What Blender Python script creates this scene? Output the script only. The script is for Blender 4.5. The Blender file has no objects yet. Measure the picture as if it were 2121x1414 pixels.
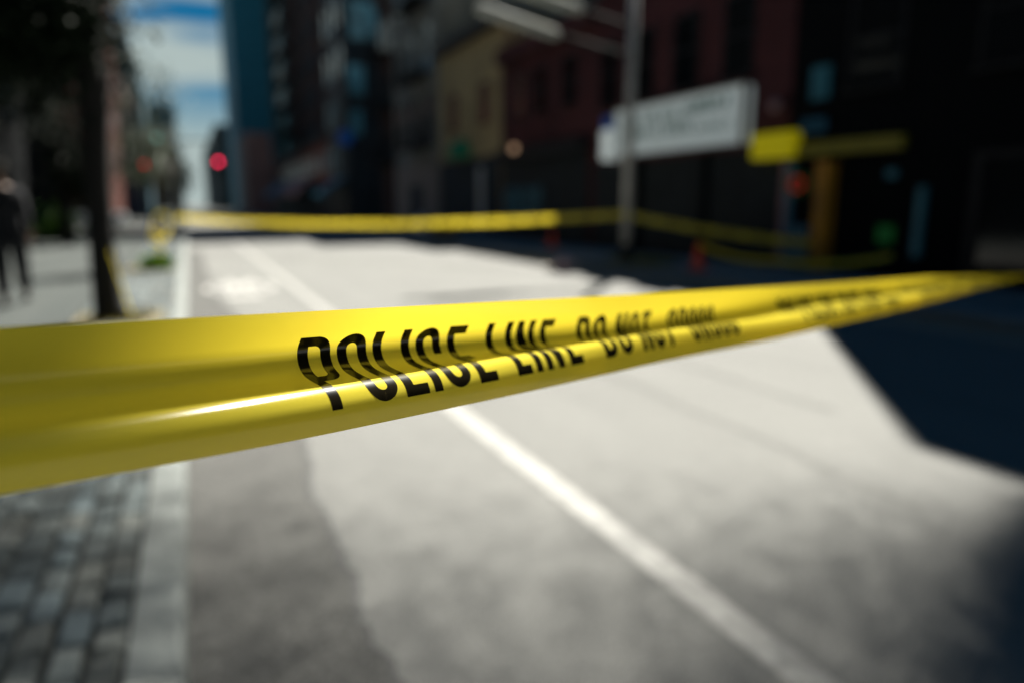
import bpy, bmesh, math, random
from math import sin, cos, pi, radians, atan2
from mathutils import Vector, Matrix, Euler
random.seed(11)
S = bpy.context.scene
COL = S.collection

# ------------------------------------------------------------------ camera
YAW, PITCH, EYE = radians(25.005), radians(11.279), 1.40
cd = bpy.data.cameras.new('camera'); cam = bpy.data.objects.new('camera', cd); COL.objects.link(cam)
cam.location = (0, 0, EYE)
cam.rotation_euler = Euler((pi/2 - PITCH, 0, -YAW), 'XYZ')
cd.sensor_width = 36; cd.lens = 24.0; cd.clip_start = .02; cd.clip_end = 3000
cd.dof.use_dof = True; cd.dof.focus_distance = .335; cd.dof.aperture_fstop = 2.75
S.camera = cam

# ------------------------------------------------------------------ light
SUN_EL, SUN_AZ = radians(55), radians(48)      # azimuth from +X (right of the street) towards +Y (down the street)
sd = bpy.data.lights.new('sun', 'SUN'); sun = bpy.data.objects.new('sun', sd); COL.objects.link(sun)
sd.energy = 5.0; sd.angle = radians(.5); sd.color = (1, .965, .87)
sv = Vector((cos(SUN_EL)*cos(SUN_AZ), cos(SUN_EL)*sin(SUN_AZ), sin(SUN_EL)))
sun.rotation_euler = sv.to_track_quat('Z', 'Y').to_euler()
sun.location = (20, 20, 60)

W = bpy.data.worlds.new('World'); S.world = W; W.use_nodes = True
nt = W.node_tree; nt.nodes.clear()
def N(nt, kind, **kw):
    n = nt.nodes.new(kind)
    for k, v in kw.items():
        if k.startswith('_'): setattr(n, k[1:], v)
    return n
def L(nt, a, b): nt.links.new(a, b)
sky = N(nt, 'ShaderNodeTexSky', _sky_type='NISHITA', _sun_disc=False, _sun_elevation=SUN_EL,
        _sun_rotation=pi/2 - SUN_AZ, _air_density=1.0, _dust_density=.2, _ozone_density=4.0)
tc = N(nt, 'ShaderNodeTexCoord')
sep = N(nt, 'ShaderNodeSeparateXYZ'); L(nt, tc.outputs['Generated'], sep.inputs[0])
mp = N(nt, 'ShaderNodeMapping'); mp.inputs['Scale'].default_value = (1.6, 1.6, 14.0); mp.inputs['Location'].default_value = (.3, .1, 2.4)
L(nt, tc.outputs['Generated'], mp.inputs[0])
nz = N(nt, 'ShaderNodeTexNoise'); nz.inputs['Scale'].default_value = 1.25; nz.inputs['Detail'].default_value = 5; nz.inputs['Roughness'].default_value = .5
L(nt, mp.outputs[0], nz.inputs['Vector'])
rp = N(nt, 'ShaderNodeValToRGB'); rp.color_ramp.elements[0].position = .40; rp.color_ramp.elements[1].position = .49
L(nt, nz.outputs['Fac'], rp.inputs[0])
# clouds lie low over the end of the street and thin out overhead
fade = N(nt, 'ShaderNodeMapRange'); fade.inputs['From Min'].default_value = .42; fade.inputs['From Max'].default_value = .49
fade.inputs['To Min'].default_value = 1; fade.inputs['To Max'].default_value = .0
L(nt, sep.outputs['Z'], fade.inputs['Value'])
low = N(nt, 'ShaderNodeMapRange'); low.inputs['From Min'].default_value = .07; low.inputs['From Max'].default_value = .16
low.inputs['To Min'].default_value = 1; low.inputs['To Max'].default_value = 0
L(nt, sep.outputs['Z'], low.inputs['Value'])
mxm = N(nt, 'ShaderNodeMath', _operation='MAXIMUM'); L(nt, rp.outputs[0], mxm.inputs[0]); L(nt, low.outputs[0], mxm.inputs[1])
mul = N(nt, 'ShaderNodeMath', _operation='MULTIPLY'); L(nt, mxm.outputs[0], mul.inputs[0]); L(nt, fade.outputs[0], mul.inputs[1])
tint = N(nt, 'ShaderNodeMix', _data_type='RGBA', _blend_type='MULTIPLY'); tint.inputs['Factor'].default_value = 1
L(nt, sky.outputs[0], tint.inputs['A']); tint.inputs['B'].default_value = (.02, .25, .34, 1)
mix = N(nt, 'ShaderNodeMix', _data_type='RGBA')
L(nt, mul.outputs[0], mix.inputs['Factor']); L(nt, tint.outputs['Result'], mix.inputs['A'])
mix.inputs['B'].default_value = (3.1, 3.75, 3.65, 1)
bg = N(nt, 'ShaderNodeBackground'); bg.inputs['Strength'].default_value = .05
L(nt, mix.outputs['Result'], bg.inputs['Color'])
wo = N(nt, 'ShaderNodeOutputWorld'); L(nt, bg.outputs[0], wo.inputs[0])

S.view_settings.view_transform = 'Standard'; S.view_settings.look = 'None'
S.view_settings.exposure = 1.45; S.view_settings.gamma = 1
S.render.engine = 'CYCLES'
S.cycles.use_denoising = True
S.cycles.max_bounces = 6; S.cycles.sample_clamp_indirect = 4
S.cycles.caustics_reflective = False; S.cycles.caustics_refractive = False

# ------------------------------------------------------------------ materials
def rgba(c): return (c[0], c[1], c[2], 1)
def mat(name, col, rough=.7, metal=0, var=.25, scale=6, bump=.0, col2=None, emit=None, coat=0, detail=6, stretch=(1, 1, 1), spec=.5, bscale=None):
    """plain procedural surface: base colour broken up by noise, optional bump"""
    m = bpy.data.materials.new(name); m.use_nodes = True; t = m.node_tree
    b = t.nodes['Principled BSDF']
    b.inputs['Roughness'].default_value = rough; b.inputs['Metallic'].default_value = metal
    b.inputs['Specular IOR Level'].default_value = spec
    b.inputs['Coat Weight'].default_value = coat
    c = N(t, 'ShaderNodeTexCoord'); mpn = N(t, 'ShaderNodeMapping'); mpn.inputs['Scale'].default_value = stretch
    L(t, c.outputs['Object'], mpn.inputs[0])
    n = N(t, 'ShaderNodeTexNoise'); n.inputs['Scale'].default_value = scale; n.inputs['Detail'].default_value = detail
    L(t, mpn.outputs[0], n.inputs['Vector'])
    r = N(t, 'ShaderNodeValToRGB'); r.color_ramp.elements[0].position = .3; r.color_ramp.elements[1].position = .7
    c2 = col2 or tuple(min(1, x*(1+var)) for x in col)
    r.color_ramp.elements[0].color = rgba(tuple(x*(1-var) for x in col)); r.color_ramp.elements[1].color = rgba(c2)
    L(t, n.outputs['Fac'], r.inputs[0]); L(t, r.outputs[0], b.inputs['Base Color'])
    if bump:
        n2 = N(t, 'ShaderNodeTexNoise'); n2.inputs['Scale'].default_value = bscale or scale*6; n2.inputs['Detail'].default_value = 4
        L(t, mpn.outputs[0], n2.inputs['Vector'])
        bp = N(t, 'ShaderNodeBump'); bp.inputs['Strength'].default_value = bump; bp.inputs['Distance'].default_value = .01
        L(t, n2.outputs['Fac'], bp.inputs['Height']); L(t, bp.outputs[0], b.inputs['Normal'])
    if emit:
        b.inputs['Emission Color'].default_value = rgba(emit[0]); b.inputs['Emission Strength'].default_value = emit[1]
    return m

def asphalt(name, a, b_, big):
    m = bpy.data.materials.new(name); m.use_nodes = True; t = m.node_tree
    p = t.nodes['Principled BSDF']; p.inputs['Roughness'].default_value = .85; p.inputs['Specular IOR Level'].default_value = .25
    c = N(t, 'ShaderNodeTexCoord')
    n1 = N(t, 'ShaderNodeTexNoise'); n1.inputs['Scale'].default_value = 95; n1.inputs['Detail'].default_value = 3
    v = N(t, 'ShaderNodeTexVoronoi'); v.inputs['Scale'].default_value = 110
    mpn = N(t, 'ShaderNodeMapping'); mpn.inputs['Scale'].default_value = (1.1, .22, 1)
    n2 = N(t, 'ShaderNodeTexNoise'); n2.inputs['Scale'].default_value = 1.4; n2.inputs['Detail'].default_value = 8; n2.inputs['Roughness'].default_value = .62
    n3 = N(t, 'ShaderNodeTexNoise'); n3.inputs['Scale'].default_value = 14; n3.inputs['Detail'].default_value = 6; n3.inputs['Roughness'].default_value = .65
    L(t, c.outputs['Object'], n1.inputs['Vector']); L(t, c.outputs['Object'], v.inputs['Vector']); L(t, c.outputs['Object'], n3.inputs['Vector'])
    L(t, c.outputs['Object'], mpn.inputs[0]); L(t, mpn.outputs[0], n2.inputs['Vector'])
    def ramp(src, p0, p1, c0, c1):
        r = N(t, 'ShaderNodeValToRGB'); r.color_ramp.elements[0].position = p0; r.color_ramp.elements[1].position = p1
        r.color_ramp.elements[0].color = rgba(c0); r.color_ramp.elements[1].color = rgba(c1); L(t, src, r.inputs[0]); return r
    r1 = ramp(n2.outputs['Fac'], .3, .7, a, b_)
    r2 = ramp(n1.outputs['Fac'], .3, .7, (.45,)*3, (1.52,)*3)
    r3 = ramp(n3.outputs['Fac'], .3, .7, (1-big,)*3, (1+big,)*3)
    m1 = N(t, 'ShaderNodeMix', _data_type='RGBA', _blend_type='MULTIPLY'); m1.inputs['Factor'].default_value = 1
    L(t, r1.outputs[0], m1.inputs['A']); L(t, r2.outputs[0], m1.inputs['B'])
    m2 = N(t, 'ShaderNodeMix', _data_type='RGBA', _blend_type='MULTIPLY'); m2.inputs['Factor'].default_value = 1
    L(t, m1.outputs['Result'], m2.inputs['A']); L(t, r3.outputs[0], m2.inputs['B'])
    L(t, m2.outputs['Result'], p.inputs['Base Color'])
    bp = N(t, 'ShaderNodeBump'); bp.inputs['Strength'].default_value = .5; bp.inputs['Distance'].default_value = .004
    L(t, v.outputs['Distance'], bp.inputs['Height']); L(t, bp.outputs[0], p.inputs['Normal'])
    return m

def brick(name, c1, c2, mortar, rough=.85, scale=1.0):
    m = bpy.data.materials.new(name); m.use_nodes = True; t = m.node_tree
    p = t.nodes['Principled BSDF']; p.inputs['Roughness'].default_value = rough; p.inputs['Specular IOR Level'].default_value = .2
    c = N(t, 'ShaderNodeTexCoord'); s = N(t, 'ShaderNodeSeparateXYZ'); L(t, c.outputs['Object'], s.inputs[0])
    ad = N(t, 'ShaderNodeMath', _operation='ADD'); L(t, s.outputs['X'], ad.inputs[0]); L(t, s.outputs['Y'], ad.inputs[1])
    cb = N(t, 'ShaderNodeCombineXYZ'); L(t, ad.outputs[0], cb.inputs['X']); L(t, s.outputs['Z'], cb.inputs['Y'])
    b = N(t, 'ShaderNodeTexBrick'); b.inputs['Scale'].default_value = scale
    b.inputs['Brick Width'].default_value = .22; b.inputs['Row Height'].default_value = .075; b.inputs['Mortar Size'].default_value = .006
    b.inputs['Color1'].default_value = rgba(c1); b.inputs['Color2'].default_value = rgba(c2); b.inputs['Mortar'].default_value = rgba(mortar)
    L(t, cb.outputs[0], b.inputs['Vector'])
    n = N(t, 'ShaderNodeTexNoise'); n.inputs['Scale'].default_value = .9; n.inputs['Detail'].default_value = 6
    L(t, c.outputs['Object'], n.inputs['Vector'])
    r = N(t, 'ShaderNodeValToRGB'); r.color_ramp.elements[0].position = .3; r.color_ramp.elements[1].position = .7
    r.color_ramp.elements[0].color = (.6, .6, .6, 1); r.color_ramp.elements[1].color = (1.2, 1.2, 1.2, 1)
    L(t, n.outputs['Fac'], r.inputs[0])
    m1 = N(t, 'ShaderNodeMix', _data_type='RGBA', _blend_type='MULTIPLY'); m1.inputs['Factor'].default_value = 1
    L(t, b.outputs['Color'], m1.inputs['A']); L(t, r.outputs[0], m1.inputs['B']); L(t, m1.outputs['Result'], p.inputs['Base Color'])
    return m

def tape_mat(name, col, trans):
    m = bpy.data.materials.new(name); m.use_nodes = True; t = m.node_tree
    p = t.nodes['Principled BSDF']; out = t.nodes['Material Output']
    p.inputs['Base Color'].default_value = rgba(col); p.inputs['Roughness'].default_value = .18
    p.inputs['Specular IOR Level'].default_value = .55
    uv = N(t, 'ShaderNodeUVMap'); mpn = N(t, 'ShaderNodeMapping'); mpn.inputs['Scale'].default_value = (3.0, 160, 1)
    L(t, uv.outputs[0], mpn.inputs[0])
    n = N(t, 'ShaderNodeTexNoise'); n.inputs['Scale'].default_value = 1; n.inputs['Detail'].default_value = 3
    L(t, mpn.outputs[0], n.inputs['Vector'])
    bp = N(t, 'ShaderNodeBump'); bp.inputs['Strength'].default_value = .12; bp.inputs['Distance'].default_value = .0015
    L(t, n.outputs['Fac'], bp.inputs['Height']); L(t, bp.outputs[0], p.inputs['Normal'])
    if trans:
        tr = N(t, 'ShaderNodeBsdfTranslucent'); tr.inputs['Color'].default_value = rgba((col[0], col[1]*.93, col[2]*.6))
        ms = N(t, 'ShaderNodeMixShader'); ms.inputs[0].default_value = trans
        L(t, p.outputs[0], ms.inputs[1]); L(t, tr.outputs[0], ms.inputs[2]); L(t, ms.outputs[0], out.inputs[0])
    return m

def glass(name, col, rough=.08, spec=.8):
    return mat(name, col, rough=rough, var=.3, scale=1.5, spec=spec, bump=.06, bscale=1.2)

M = dict(
    road=asphalt('worn_asphalt', (.160, .160, .153), (.190, .190, .181), .05),
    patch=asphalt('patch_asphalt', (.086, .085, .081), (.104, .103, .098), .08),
    gutter=asphalt('gutter_concrete', (.26, .22, .18), (.32, .28, .23), .12),
    paint=mat('road_paint', (.28, .276, .26), rough=.6, var=.3, scale=11, bump=.2),
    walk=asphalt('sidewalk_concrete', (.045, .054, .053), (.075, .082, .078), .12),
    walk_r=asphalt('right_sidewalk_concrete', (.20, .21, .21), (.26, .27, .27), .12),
    kerb=mat('granite_kerb', (.20, .215, .205), var=.3, scale=5, rough=.7, bump=.3, bscale=60),
    stone=mat('granite_sett', (.10, .118, .118), var=.5, scale=3.2, rough=.75, bump=.5, bscale=40, detail=8),
    joint=mat('sandy_joint', (.022, .023, .021), var=.4, scale=20, rough=.95),
    soil=mat('dry_soil', (.20, .17, .10), var=.4, scale=14, rough=.95, bump=.6),
    brick=brick('maroon_brick', (.10, .028, .030), (.07, .02, .024), (.06, .035, .035)),
    redbrick=brick('red_brick', (.15, .04, .028), (.11, .03, .022), (.09, .06, .05)),
    darkbrick=brick('dark_brown_brick', (.05, .02, .015), (.035, .014, .012), (.03, .02, .02)),
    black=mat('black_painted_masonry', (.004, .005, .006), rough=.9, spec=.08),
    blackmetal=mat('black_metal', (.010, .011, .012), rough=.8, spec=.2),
    cream=mat('cream_render', (.42, .31, .15), var=.25, scale=.9, rough=.85),
    tan=mat('grey_tan_stone', (.21, .21, .19), var=.35, scale=.8, rough=.85),
    bluegrey=mat('blue_grey_render', (.012, .022, .03), var=.35, scale=.8, rough=.8),
    white=mat('white_painted_wood', (.5, .5, .5), var=.15, scale=2, rough=.6),
    trim=mat('dark_trim', (.014, .014, .016), rough=.6, spec=.2),
    trimlight=mat('pale_stone_trim', (.24, .2, .18), rough=.7),
    glass=glass('window_glass', (.004, .006, .008), spec=.4),
    tealglass=glass('tower_glass', (.02, .17, .26), rough=.6, spec=.2),
    shutter=mat('roller_shutter', (.012, .018, .022), rough=.6, var=.3, scale=2, spec=.2),
    farblue=mat('far_facade_haze_blue', (.02, .07, .10), rough=.7, var=.25, scale=.2),  # blue stands in for haze over the far buildings
    fardark=mat('far_facade_dark', (.02, .03, .035), rough=.8, var=.3, scale=.2),
    farpink=mat('far_facade_pink', (.22, .13, .12), rough=.8, var=.3, scale=.3),
    signwhite=mat('sign_face_white', (.70, .74, .74), rough=.45, var=.06, scale=1.5, emit=((.60, .72, .72), .07)),  # weak emission added to brighten the sign face in the shade
    signgreen=mat('sign_lettering_green', (.01, .14, .12), rough=.5),
    yellow=mat('yellow_sign_face', (.75, .66, .01), rough=.4, var=.08, emit=((.8, .66, .0), .06)),  # weak emission added to brighten the lit section of the fascia
    yellowdim=mat('yellow_sign_band', (.22, .19, .01), rough=.5, var=.15),  # same yellow darkened for the unlit rest of the fascia
    orange=mat('orange_painted_column', (.42, .19, .012), rough=.6, var=.3, scale=2),
    pinkframe=mat('pink_shop_frame', (.28, .16, .18), rough=.6),
    blueframe=mat('blue_shop_frame', (.03, .16, .26), rough=.5),
    teal=mat('teal_light_panel', (.02, .12, .16), rough=.4, emit=((.01, .14, .22), .01)),
    neonred=mat('red_neon', (.3, .02, .02), emit=((1, .06, .03), .08)),
    neongreen=mat('green_neon', (.01, .10, .02), emit=((.03, .6, .1), .008)),
    steel=mat('galvanised_steel', (.42, .41, .39), metal=.1, rough=.5, var=.3, scale=5),
    lampwhite=mat('pale_aluminium', (.34, .35, .32), metal=0, rough=.75, var=.1),
    orangecone=mat('cone_red_orange', (.92, .10, .04), rough=.5, var=.12),
    reflect=mat('cone_collar', (.6, .5, .5), rough=.4),
    rubber=mat('black_rubber', (.015, .015, .015), rough=.8),
    bark=mat('dark_bark', (.009, .008, .007), rough=.95, var=.5, scale=9, bump=.9, bscale=18, stretch=(1, 1, .25)),
    barklight=mat('young_bark', (.12, .10, .07), rough=.9, var=.4, scale=12),
    leaf=mat('leaf_green', (.03, .055, .012), rough=.6, var=.5, scale=1.2),
    leafdark=mat('leaf_dark_green', (.005, .012, .004), spec=.12, rough=.7, var=.5, scale=1.2),
    grass=mat('fresh_grass', (.12, .27, .015), rough=.6, var=.5, scale=5),
    drygrass=mat('dry_grass', (.26, .24, .07), rough=.8, var=.4, scale=5),
    awnblue=mat('blue_canvas', (.02, .16, .24), rough=.8, var=.2),
    awnpink=mat('faded_pink_canvas', (.30, .22, .22), rough=.85, var=.2),
    green=mat('green_canvas', (.01, .22, .10), rough=.6, var=.15),
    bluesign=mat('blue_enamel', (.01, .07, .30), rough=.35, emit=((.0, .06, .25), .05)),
    graffiti=mat('blue_graffiti', (.06, .16, .22), rough=.6, var=.5, scale=3),
    redlamp=mat('red_signal_lens', (.4, .01, .02), emit=((1, .03, .10), 2.6)),
    redlampdim=mat('dim_red_signal_lens', (.4, .01, .02), emit=((1, .05, .05), 1.2)),
    greenlamp=mat('pale_green_lamp', (.2, .4, .35), emit=((.25, .6, .5), 1.0)),
    amber=mat('amber_wall_lamp', (.4, .3, .2), emit=((1, .6, .35), .16)),
    carwhite=mat('white_car_paint', (.62, .64, .66), rough=.25, coat=.6, var=.03),
    chrome=mat('chrome', (.7, .7, .7), rough=.12, metal=1, var=.02),
    bag=mat('white_plastic_bag', (.62, .60, .68), rough=.4, var=.1, bump=.6, bscale=12),
    pinkbag=mat('pink_paper_bag', (.62, .42, .42), rough=.7, var=.12),
    card=mat('brown_cardboard', (.13, .085, .045), rough=.85, var=.2),
    skin=mat('skin', (.26, .16, .12), rough=.55, var=.1),
    cloth=mat('dark_navy_cloth', (.010, .011, .016), rough=.9, var=.3, scale=20),
    trouser=mat('black_trouser_cloth', (.008, .009, .014), rough=.9, var=.3, scale=20),
    shoe=mat('black_shoe_leather', (.012, .012, .014), rough=.5),
    hair=mat('grey_hair', (.05, .045, .04), rough=.7),
    tape=tape_mat('yellow_barrier_film', (.92, .77, .075), .48),
    ink=tape_mat('black_tape_ink', (.010, .008, .004), 0),
)

# ------------------------------------------------------------------ helpers
class MB:
    def __init__(s): s.v = []; s.f = []; s.uv = None
    def add(s, vs, fs):
        o = len(s.v); s.v += [tuple(v) for v in vs]; s.f += [tuple(i+o for i in f) for f in fs]; return s
    def box(s, x0, x1, y0, y1, z0, z1):
        return s.add([(x0,y0,z0),(x1,y0,z0),(x1,y1,z0),(x0,y1,z0),(x0,y0,z1),(x1,y0,z1),(x1,y1,z1),(x0,y1,z1)],
                     [(3,2,1,0),(4,5,6,7),(0,1,5,4),(1,2,6,5),(2,3,7,6),(3,0,4,7)])
    def tube(s, pts, rad, seg=10, cap=True):
        pts = [Vector(p) for p in pts]; n = len(pts)
        if not hasattr(rad, '__len__'): rad = [rad]*n
        base = len(s.v); ref = Vector((0, 0, 1))
        for i, p in enumerate(pts):
            d = (pts[min(i+1, n-1)] - pts[max(i-1, 0)]).normalized()
            r = ref if abs(d.dot(ref)) < .95 else Vector((1, 0, 0))
            a = d.cross(r).normalized(); b = d.cross(a)
            for k in range(seg):
                t = 2*pi*k/seg; s.v.append(tuple(p + (a*cos(t) + b*sin(t))*rad[i]))
        for i in range(n-1):
            for k in range(seg):
                a0 = base+i*seg+k; a1 = base+i*seg+(k+1) % seg
                s.f.append((a0, a1, a1+seg, a0+seg))
        if cap:
            s.f.append(tuple(base+k for k in range(seg))[::-1]); s.f.append(tuple(base+(n-1)*seg+k for k in range(seg)))
        return s
    def build(s, name, m, parent=None, smooth=False, bevel=0):
        me = bpy.data.meshes.new(name); me.from_pydata(s.v, [], s.f); me.update()
        bm = bmesh.new(); bm.from_mesh(me); bmesh.ops.recalc_face_normals(bm, faces=bm.faces); bm.to_mesh(me); bm.free()
        me.materials.append(M[m] if isinstance(m, str) else m)
        if smooth:
            for p in me.polygons: p.use_smooth = True
        o = bpy.data.objects.new(name, me); COL.objects.link(o)
        if parent: o.parent = parent
        if bevel:
            b = o.modifiers.new('bevel', 'BEVEL'); b.width = bevel; b.segments = 2; b.limit_method = 'ANGLE'
        return o
def tag(o, label=None, cat=None, group=None, kind=None):
    if label: o['label'] = label
    if cat: o['category'] = cat
    if group: o['group'] = group
    if kind: o['kind'] = kind
    return o
def thing(name, loc, label, cat, group=None, rz=0):
    o = bpy.data.objects.new(name, None); COL.objects.link(o); o.location = loc; o.rotation_euler = (0, 0, rz); o.empty_display_size = .2
    return tag(o, label, cat, group)
def copy_tree(o, parent=None):
    c = o.copy(); COL.objects.link(c); c.parent = parent
    for ch in list(o.children): copy_tree(ch, c)
    return c
def struct(o, label, cat=None): o['label'] = label; o['kind'] = 'structure'; return o
def loc(o, x, y, z=0): o.location = (x, y, z); return o

# ------------------------------------------------------------------ ground
g = MB(); g.add([(-900, -300, -.012), (900, -300, -.012), (900, 1600, -.012), (-900, 1600, -.012)], [(0, 1, 2, 3)])
struct(g.build('ground', 'walk'), 'grey city ground reaching to the horizon')
g = MB(); g.add([(-.13, -40, 0), (8.1, -40, 0), (8.1, 900, 0), (-.13, 900, 0)], [(0, 1, 2, 3)])
struct(g.build('road', 'road'), 'sunlit worn grey asphalt street')
g = MB(); g.add([(-60, 42.2, .004), (60, 42.2, .004), (60, 51.2, .004), (-60, 51.2, .004)], [(0, 1, 2, 3)])
struct(g.build('cross_street', 'road'), 'pale asphalt side street crossing in the distance')
# patched strip beside the near kerb with a ragged edge
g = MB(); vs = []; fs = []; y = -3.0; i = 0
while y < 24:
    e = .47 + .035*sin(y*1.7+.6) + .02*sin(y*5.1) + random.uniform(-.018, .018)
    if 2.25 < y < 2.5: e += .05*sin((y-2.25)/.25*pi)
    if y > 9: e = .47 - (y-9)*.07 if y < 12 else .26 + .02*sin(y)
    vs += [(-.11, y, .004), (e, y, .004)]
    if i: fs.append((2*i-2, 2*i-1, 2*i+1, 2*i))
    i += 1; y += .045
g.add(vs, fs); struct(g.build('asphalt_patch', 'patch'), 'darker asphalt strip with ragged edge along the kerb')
# tar seams: along the patch edge and two long ones down the traffic lane
M['tar'] = mat('tar_seam', (.05, .05, .05), rough=.6, var=.4, scale=8)
edge = [v for v in g.v[1::2]]; g = MB(); vs = []; fs = []; random.seed(3)
for k, (ex, ey, _) in enumerate(edge):
    w = .012+.014*abs(sin(ey*3.1))+random.uniform(0, .008); vs += [(ex-w*.5, ey, .0072), (ex+w*.5, ey, .0072)]
    if k: fs.append((2*k-2, 2*k-1, 2*k+1, 2*k))
g.add(vs, fs); struct(g.build('patch_seam', 'tar'), 'dark tar seam along the ragged asphalt edge')
g = MB()
for x0, y0, y1, ww in ((3.05, 1.9, 6.5, .03), (3.9, 3.2, 9.0, .045), (5.6, 4, 16, .04)):
    vs = []; fs = []; y = y0; k = 0
    while y < y1:
        w = ww*(.35+.65*abs(sin(y*2.3+x0)))*random.uniform(.7, 1.2); c = x0+.05*sin(y*1.1+x0)+.02*sin(y*4.7)
        vs += [(c-w/2, y, .004), (c+w/2, y, .004)]
        if k: fs.append((2*k-2, 2*k-1, 2*k+1, 2*k))
        k += 1; y += .07
    g.add(vs, fs)
struct(g.build('road_cracks', mat('road_crack', (.10, .10, .092), rough=.8, var=.3)), 'faint dark cracks running down the roadway')
g = MB(); g.add([(7.45, -20, .004), (8.1, -20, .004), (8.1, 42, .004), (7.45, 42, .004)], [(0, 1, 2, 3)])
struct(g.build('gutter_strip', 'gutter'), 'tan concrete gutter strip along the far kerb')
# lane line
g = MB(); vs = []; fs = []; i = 0; y = -3
while y < 41:
    w = .068 + random.uniform(-.004, .004); c = 1.575 + random.uniform(-.003, .003)
    vs += [(c-w, y, .005), (c+w, y, .005)]
    if i: fs.append((2*i-2, 2*i-1, 2*i+1, 2*i))
    i += 1; y += .06
g.add(vs, fs); struct(g.build('lane_line', 'paint'), 'solid white painted line running down the street')
# bicycle symbol in the kerbside lane: two wheels, frame, handlebar
g = MB()
def ring(cx, cy, rx, ry, w, n=28):
    vs = []; fs = []
    for k in range(n):
        a = 2*pi*k/n; vs += [(cx+rx*cos(a), cy+ry*sin(a), .0052), (cx+(rx-w)*cos(a), cy+(ry-w*1.6)*sin(a), .0052)]
        k2 = (k+1) % n; fs.append((2*k, 2*k2, 2*k2+1, 2*k+1))
    g.add(vs, fs)
def bar(p, q, w, z=.0062):
    p = Vector((*p, z)); q = Vector((*q, z)); d = (q-p).normalized(); n = Vector((-d.y, d.x, 0))*w/2
    g.add([p-n, q-n, q+n, p+n], [(0, 1, 2, 3)])
ring(.40, 12.6, .27, .62, .09); ring(1.02, 12.6, .27, .62, .09)
bar((.40, 12.6), (.58, 13.5), .09); bar((.58, 13.5), (.92, 13.5), .11, .0066); bar((.92, 13.55), (1.02, 12.6), .09, .007)
bar((.40, 12.6), (.70, 12.6), .1, .0074); bar((.70, 12.6), (.58, 13.5), .09, .0078); bar((.70, 12.6), (.92, 13.5), .09, .0082)
bar((.50, 13.75), (.66, 13.75), .12, .0058); bar((.84, 13.8), (1.02, 13.8), .12, .0058)
bar((.45, 11.4), (.95, 11.4), .34, .0056)
struct(g.build('bicycle_lane_symbol', mat('thermoplastic_white', (.42, .41, .39), rough=.6, var=.1, scale=9)), 'white painted bicycle symbol in the kerbside lane')

# left kerb: granite lengths with narrow joints
g = MB(); y = -2.2; random.seed(5)
prof = [(-.150, -.05), (-.150, .148), (-.022, .150), (-.008, .144), (0, .130), (0, -.05)]
while y < 60:
    ln = random.uniform(1.5, 1.9); y1 = y+ln-.008
    vs = [(px, yy, pz) for yy in (y, y1) for px, pz in prof]; n = len(prof)
    fs = [(k, (k+1) % n, (k+1) % n+n, k+n) for k in range(n)] + [tuple(range(n))[::-1], tuple(range(n, 2*n))]
    g.add(vs, fs); y += ln
struct(loc(g.build('kerb', 'kerb'), -.11, 0, 0), 'pale granite kerb on the near side of the street')
g = MB(); y = -20
while y < 42:
    ln = random.uniform(1.5, 1.9); y1 = y+ln-.008
    vs = [(8.1 - px, yy, pz) for yy in (y, y1) for px, pz in prof]
    fs = [(k, (k+1) % n, (k+1) % n+n, k+n) for k in range(n)] + [tuple(range(n))[::-1], tuple(range(n, 2*n))]
    g.add(vs, fs); y += ln
struct(g.build('far_kerb', 'kerb'), 'granite kerb on the shaded far side of the street')
# sidewalks
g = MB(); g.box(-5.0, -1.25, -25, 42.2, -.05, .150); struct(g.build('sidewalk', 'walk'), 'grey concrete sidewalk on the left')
g = MB()
for k in range(-16, 28): g.box(-4.98, -1.27, k*1.5, k*1.5+.012, .1502, .1515)
for x in (-3.1,): g.box(x, x+.012, -24, 42, .1502, .1517)
struct(g.build('sidewalk_joints', 'joint'), 'dark expansion joints in the left sidewalk')
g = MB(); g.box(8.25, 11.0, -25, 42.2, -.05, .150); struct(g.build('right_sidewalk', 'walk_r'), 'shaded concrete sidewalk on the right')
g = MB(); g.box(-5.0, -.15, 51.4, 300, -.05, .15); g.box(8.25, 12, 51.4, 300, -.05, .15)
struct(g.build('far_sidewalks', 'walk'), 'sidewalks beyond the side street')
# setts between kerb and concrete
g = MB(); g.box(-1.25, -.255, -2.2, 42.2, -.05, .118); struct(g.build('sett_bed', 'joint'), 'dark sandy joints between the stone setts')
g = MB(); random.seed(8)
x = -.266
while x > -1.22:
    wd = random.uniform(.098, .122); y = -2.1 + random.uniform(0, .2)
    while y < 30:
        ln = random.uniform(.14, .20); gp = random.uniform(.014, .026); gx = random.uniform(.013, .021)
        dx = random.uniform(-.003, .003); tl = random.uniform(-.006, .006); tt = random.uniform(-.005, .005); h = .147+random.uniform(-.006, .004)
        x1 = x - gx/2 + dx; x0 = max(-1.245, x - wd + gx/2 + dx); y0 = y+gp/2; y1 = y+ln-gp/2
        c = .013
        jj = lambda: random.uniform(-.004, .004)
        bot = [(x0, y0, .10), (x1, y0, .10), (x1, y1, .10), (x0, y1, .10)]
        mid = [(x0+jj(), y0+jj(), h-.012), (x1+jj(), y0+jj(), h-.012), (x1+jj(), y1+jj(), h-.012), (x0+jj(), y1+jj(), h-.012)]
        top = [(x0+c, y0+c, h-tl-tt), (x1-c, y0+c, h+tl-tt), (x1-c, y1-c, h+tl+tt), (x0+c, y1-c, h-tl+tt)]
        fs = [(8, 9, 10, 11)] + [(a, (a+1) % 4, (a+1) % 4+4, a+4) for a in range(4)] + [(a+4, (a+1) % 4+4, (a+1) % 4+8, a+8) for a in range(4)]
        if not ((-1.22 < x < -.35) and (14.9 < y < 16.3 or 8.2 < y < 9.3)):
            g.add(bot+mid+top, fs)
        y += ln
    x -= wd
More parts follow.
